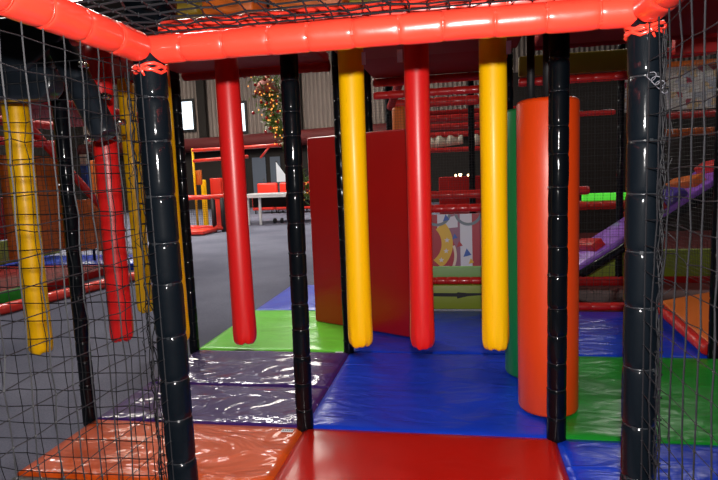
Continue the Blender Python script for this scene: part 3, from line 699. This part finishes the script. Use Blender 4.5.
MB().tube([(1.08, 0, 1.78), (1.34, 0, 2.06)], .03, 8).build('brace', 'beam', t)
MB().tube([(-.75, 0, 0), (-.75, 0, 2.1)], .03, 8).build('upright', 'yellow', t)
MB().tube([(1.75, 0, 0), (1.75, 0, 2.06)], .02, 8).build('upright', 'blackm', t)
pad_box('standing_pad', (-6.06, 11.335, 1.12), (-5.86, 11.40, 1.50), 'orangepad', 'small orange pad on the frame by the small pit')
pad_box('foam_block', (-5.76, 11.62, -.04), (-5.46, 11.9, 1.28), 'beam', 'tall red foam block standing behind the small pit')
pad_box('foam_block', (-6.30, 12.2, -.04), (-6.18, 12.3, 1.25), 'yellow', 'slim yellow foam block standing behind the small pit')

# ---------------------------------------------------------------- table tennis table
t = thing('tennis_table', (-4.35, 12.9, FZ), 'grey table tennis table standing on the carpet in the hall', 'table')
MB().box((-1.0, -.75, .80), (1.0, .75, .83)).build('tabletop', 'tabletop', t)
MB().box((-1.0, -.765, .745), (1.0, -.75, .83)).build('edge_band', 'white', t)
for x in (-.62, -.28, .62):
    MB().box((x-.03, -.7, 0), (x+.03, -.64, .8)).build('leg', 'white', t)
for x in (-.8, .0, .2):
    MB().tube([(x-.03, -.3, .07), (x+.03, -.3, .07)], .075, 16).build('wheel', 'blackm', t)
MB().box((-.85, .3, .42), (.9, .4, .74)).build('undercarriage', 'steel', t)
# lounge chairs behind the table
def tub_chair(x, y, label):
    c = thing('tub_chair', (x, y, FZ), label, 'chair', 'red tub chairs behind the table')
    o = MB().box((-.33, -.3, .12), (.33, .3, .45)).build('seat', 'beam', c); bevel(o, .06, 3)
    o = MB().box((-.38, .22, .12), (.38, .38, 1.08)).build('backrest', 'beam', c); bevel(o, .06, 3)
    for s in (-1, 1):
        o = MB().box((min(s*.30, s*.40), -.3, .12), (max(s*.30, s*.40), .22, .65)).build('armrest', 'beam', c); bevel(o, .04, 3)
        for q in (-1, 1): MB().tube([(s*.3, q*.25, 0), (s*.3, q*.25, .13)], .02, 8).build('leg', 'blackm', c)
tub_chair(-6.15, 17, 'red tub chair behind the table, leftmost beside the red roll')
tub_chair(-5.30, 17, 'red tub chair behind the table, in the middle of the row')
tub_chair(-4.40, 17, 'red tub chair behind the table, next to the middle black post')
tub_chair(-3.2, 16, 'red tub chair between the middle post and the dark red panel')
# pale doors in the lower back wall
for i, (x0, x1, z1, m) in enumerate(((-8.0, -7.4, 2.1, 'glass'), (-7.2, -6.75, 2.1, 'glass'))):
    o = struct('door_%d' % (i+1), MB().box((x0, 20.8, FZ), (x1, 20.89, z1)), m)
    MB().box((x1-.12, 20.76, .9), (x1-.08, 20.8, 1.2)).build('door_handle', 'metal', o)
o = MB().add([(-.28, 0, .1), (.25, 0, .1), (-.28, 0, .85), (-.28, .05, .1), (.25, .05, .1), (-.28, .05, .85)], [(0,1,2), (5,4,3), (0,3,4,1), (1,4,5,2), (2,5,3,0)]).build('sun_sail', 'greyp')
o.location = (-5.9, 18.5, .95)
MB().tube([(-.28, .06, -.99), (-.28, .06, .9)], .03, 8).build('mast', 'blackm', o); tag(o, 'pale triangular sail of cloth above the red chairs', 'cloth')

# ---------------------------------------------------------------- hanging garland
gp = [Vector(p) for p in ((-2.13, 6, 2.80), (-2.08, 6, 2.45), (-2.02, 6, 2.1), (-1.95, 6, 1.9), (-1.75, 6, 1.5), (-1.58, 6, 1.15), (-1.56, 6, .9))]
t = thing('garland', gp[0], 'decorated garland with gold lights and baubles hanging before the ribbed wall', 'garland')
mb = MB(); rnd = random.Random(12)
wdt = [.26, .24, .18, .12, .06, .06, .08]
def gpos():
    i = rnd.choice([0, 0, 0, 1, 1, 1, 2, 2, 3, 4, 5]); u = rnd.random()
    return gp[i].lerp(gp[i+1], u), wdt[i]*(1-u)+wdt[i+1]*u
MB().tube([(0, 0, -.25), (0, 0, -.12), (0, 0, .02)], [.20, .14, .03], 12).build('top_wrap', 'wrap', t)
for k in range(1500):
    p, w = gpos(); q = p+Vector((rnd.gauss(0, w*.45), rnd.gauss(0, w*.45), rnd.gauss(0, .04)))-gp[0]
    a = Vector((rnd.gauss(0, 1), rnd.gauss(0, 1), rnd.gauss(0, 1))).normalized()*.05; b = Vector((rnd.gauss(0, 1), rnd.gauss(0, 1), rnd.gauss(0, 1))).normalized()*.014
    mb.add([q-a, q+b, q+a, q-b], [(0, 1, 2, 3)])
fo = mb.build('foliage', 'leaf', t); fo['kind'] = 'stuff'
MB().tube([Vector((-.1, 0, 5.2))]+[p-gp[0] for p in gp], .012, 6).build('rope', 'blackm', t)
def ballm(c, r, m, nm, par, n=8):
    MB().tube([c+Vector((0, 0, -r*.98)), c+Vector((0, 0, -r*.7)), c, c+Vector((0, 0, r*.7)), c+Vector((0, 0, r*.98))], [r*.15, r*.7, r, r*.7, r*.15], n).build(nm, m, par)
for k in range(60):
    p, w = gpos(); ballm(p-gp[0]+Vector((rnd.gauss(0, w*.5), -w*.7, rnd.gauss(0, .05))), .012, 'gold', 'light_bulb', t)
for k in range(38):
    p, w = gpos(); ballm(p-gp[0]+Vector((rnd.gauss(0, w*.5), -w*.6, 0)), .028, 'redball', 'bauble', t)

# ---------------------------------------------------------------- lamps and strips deep in the frame
pad_box('light_strip', (2.35, 5.22, .775), (3.35, 5.27, .875), 'glow', 'glowing green light strip right of the orange roller', 'light')
for (x, z, r, lab) in ((.78, 1.155, .03, 'small gold lamp through the fine net, brightest one'), (.92, 1.145, .02, 'small gold lamp through the fine net, right of the brightest'), (.70, 1.147, .022, 'small gold lamp through the fine net, lower left of the brightest'), (1.28, 1.15, .025, 'small gold lamp through the fine net, beside the yellow roll')):
    mb = MB().tube([(0, 0, -r), (0, 0, -r*.7), (0, 0, 0), (0, 0, r*.7), (0, 0, r)], [r*.3, r*.75, r, r*.75, r*.3], 12); o = mb.build('gold_lamp', 'warm'); o.location = (x, 7.9, z)
    tag(o, lab, 'lamp', 'gold lamps behind the fine net')
pad_box('lamp_table', (.4, 7.7, FZ), (1.5, 8.1, 1.125), 'deck', 'dark red counter under the gold lamps, behind the fine net')
for (x0, x1, lab) in ((.30, .84, 'cream cloth hanging between red beams, left of the far post'), (.95, 1.35, 'cream cloth hanging between red beams, right of the far post')):
    mb = MB(); N = 14
    vs = [];
    for i in range(N+1):
        for z in (0, .2): vs.append(((x1-x0)*i/N, .03*math.sin(i*1.3), z+(.05*i/N if z == 0 else 0)))
    mb.add(vs, [(2*i, 2*i+2, 2*i+3, 2*i+1) for i in range(N)], True); o = mb.build('cloth_drape', 'cream'); o.location = (x0, 7.29, 1.63)
    so = o.modifiers.new('solid', 'SOLIDIFY'); so.thickness = .006
    tag(o, lab, 'cloth')
pad_box('back_screen', (1.6, 8.6, FZ), (6.0, 8.7, 3.0), 'steel', 'dark screen wall closing the back of the right play frame', 'screen')

# ---------------------------------------------------------------- group names of repeated things
GR = {'padded_post': 'black padded posts of the play frames', 'padded_beam': 'red padded beams of the play frames', 'floor_mat': 'coloured vinyl floor mats',
      'overhead_pad': 'coloured pads overhead', 'deck_pad': 'dark red deck pads', 'fine_net': 'fine nets of the play frames', 'safety_net': 'knotted safety nets',
      'padded_roller': 'upright padded rollers', 'cloth_drape': 'cream cloths between the beams', 'lashing_cord': 'lashing cords on the near posts', 'foam_block': 'foam blocks by the small pit',
      'fascia_pad': 'fascia pads', 'wall_pad': 'wall pads', 'standing_pad': 'orange standing pads', 'side_panel': 'orange side panels'}
for o in COL.objects:
    if o.parent is None and 'label' in o and 'group' not in o:
        g = GR.get(o.name.split('.')[0])
        if g: o['group'] = g
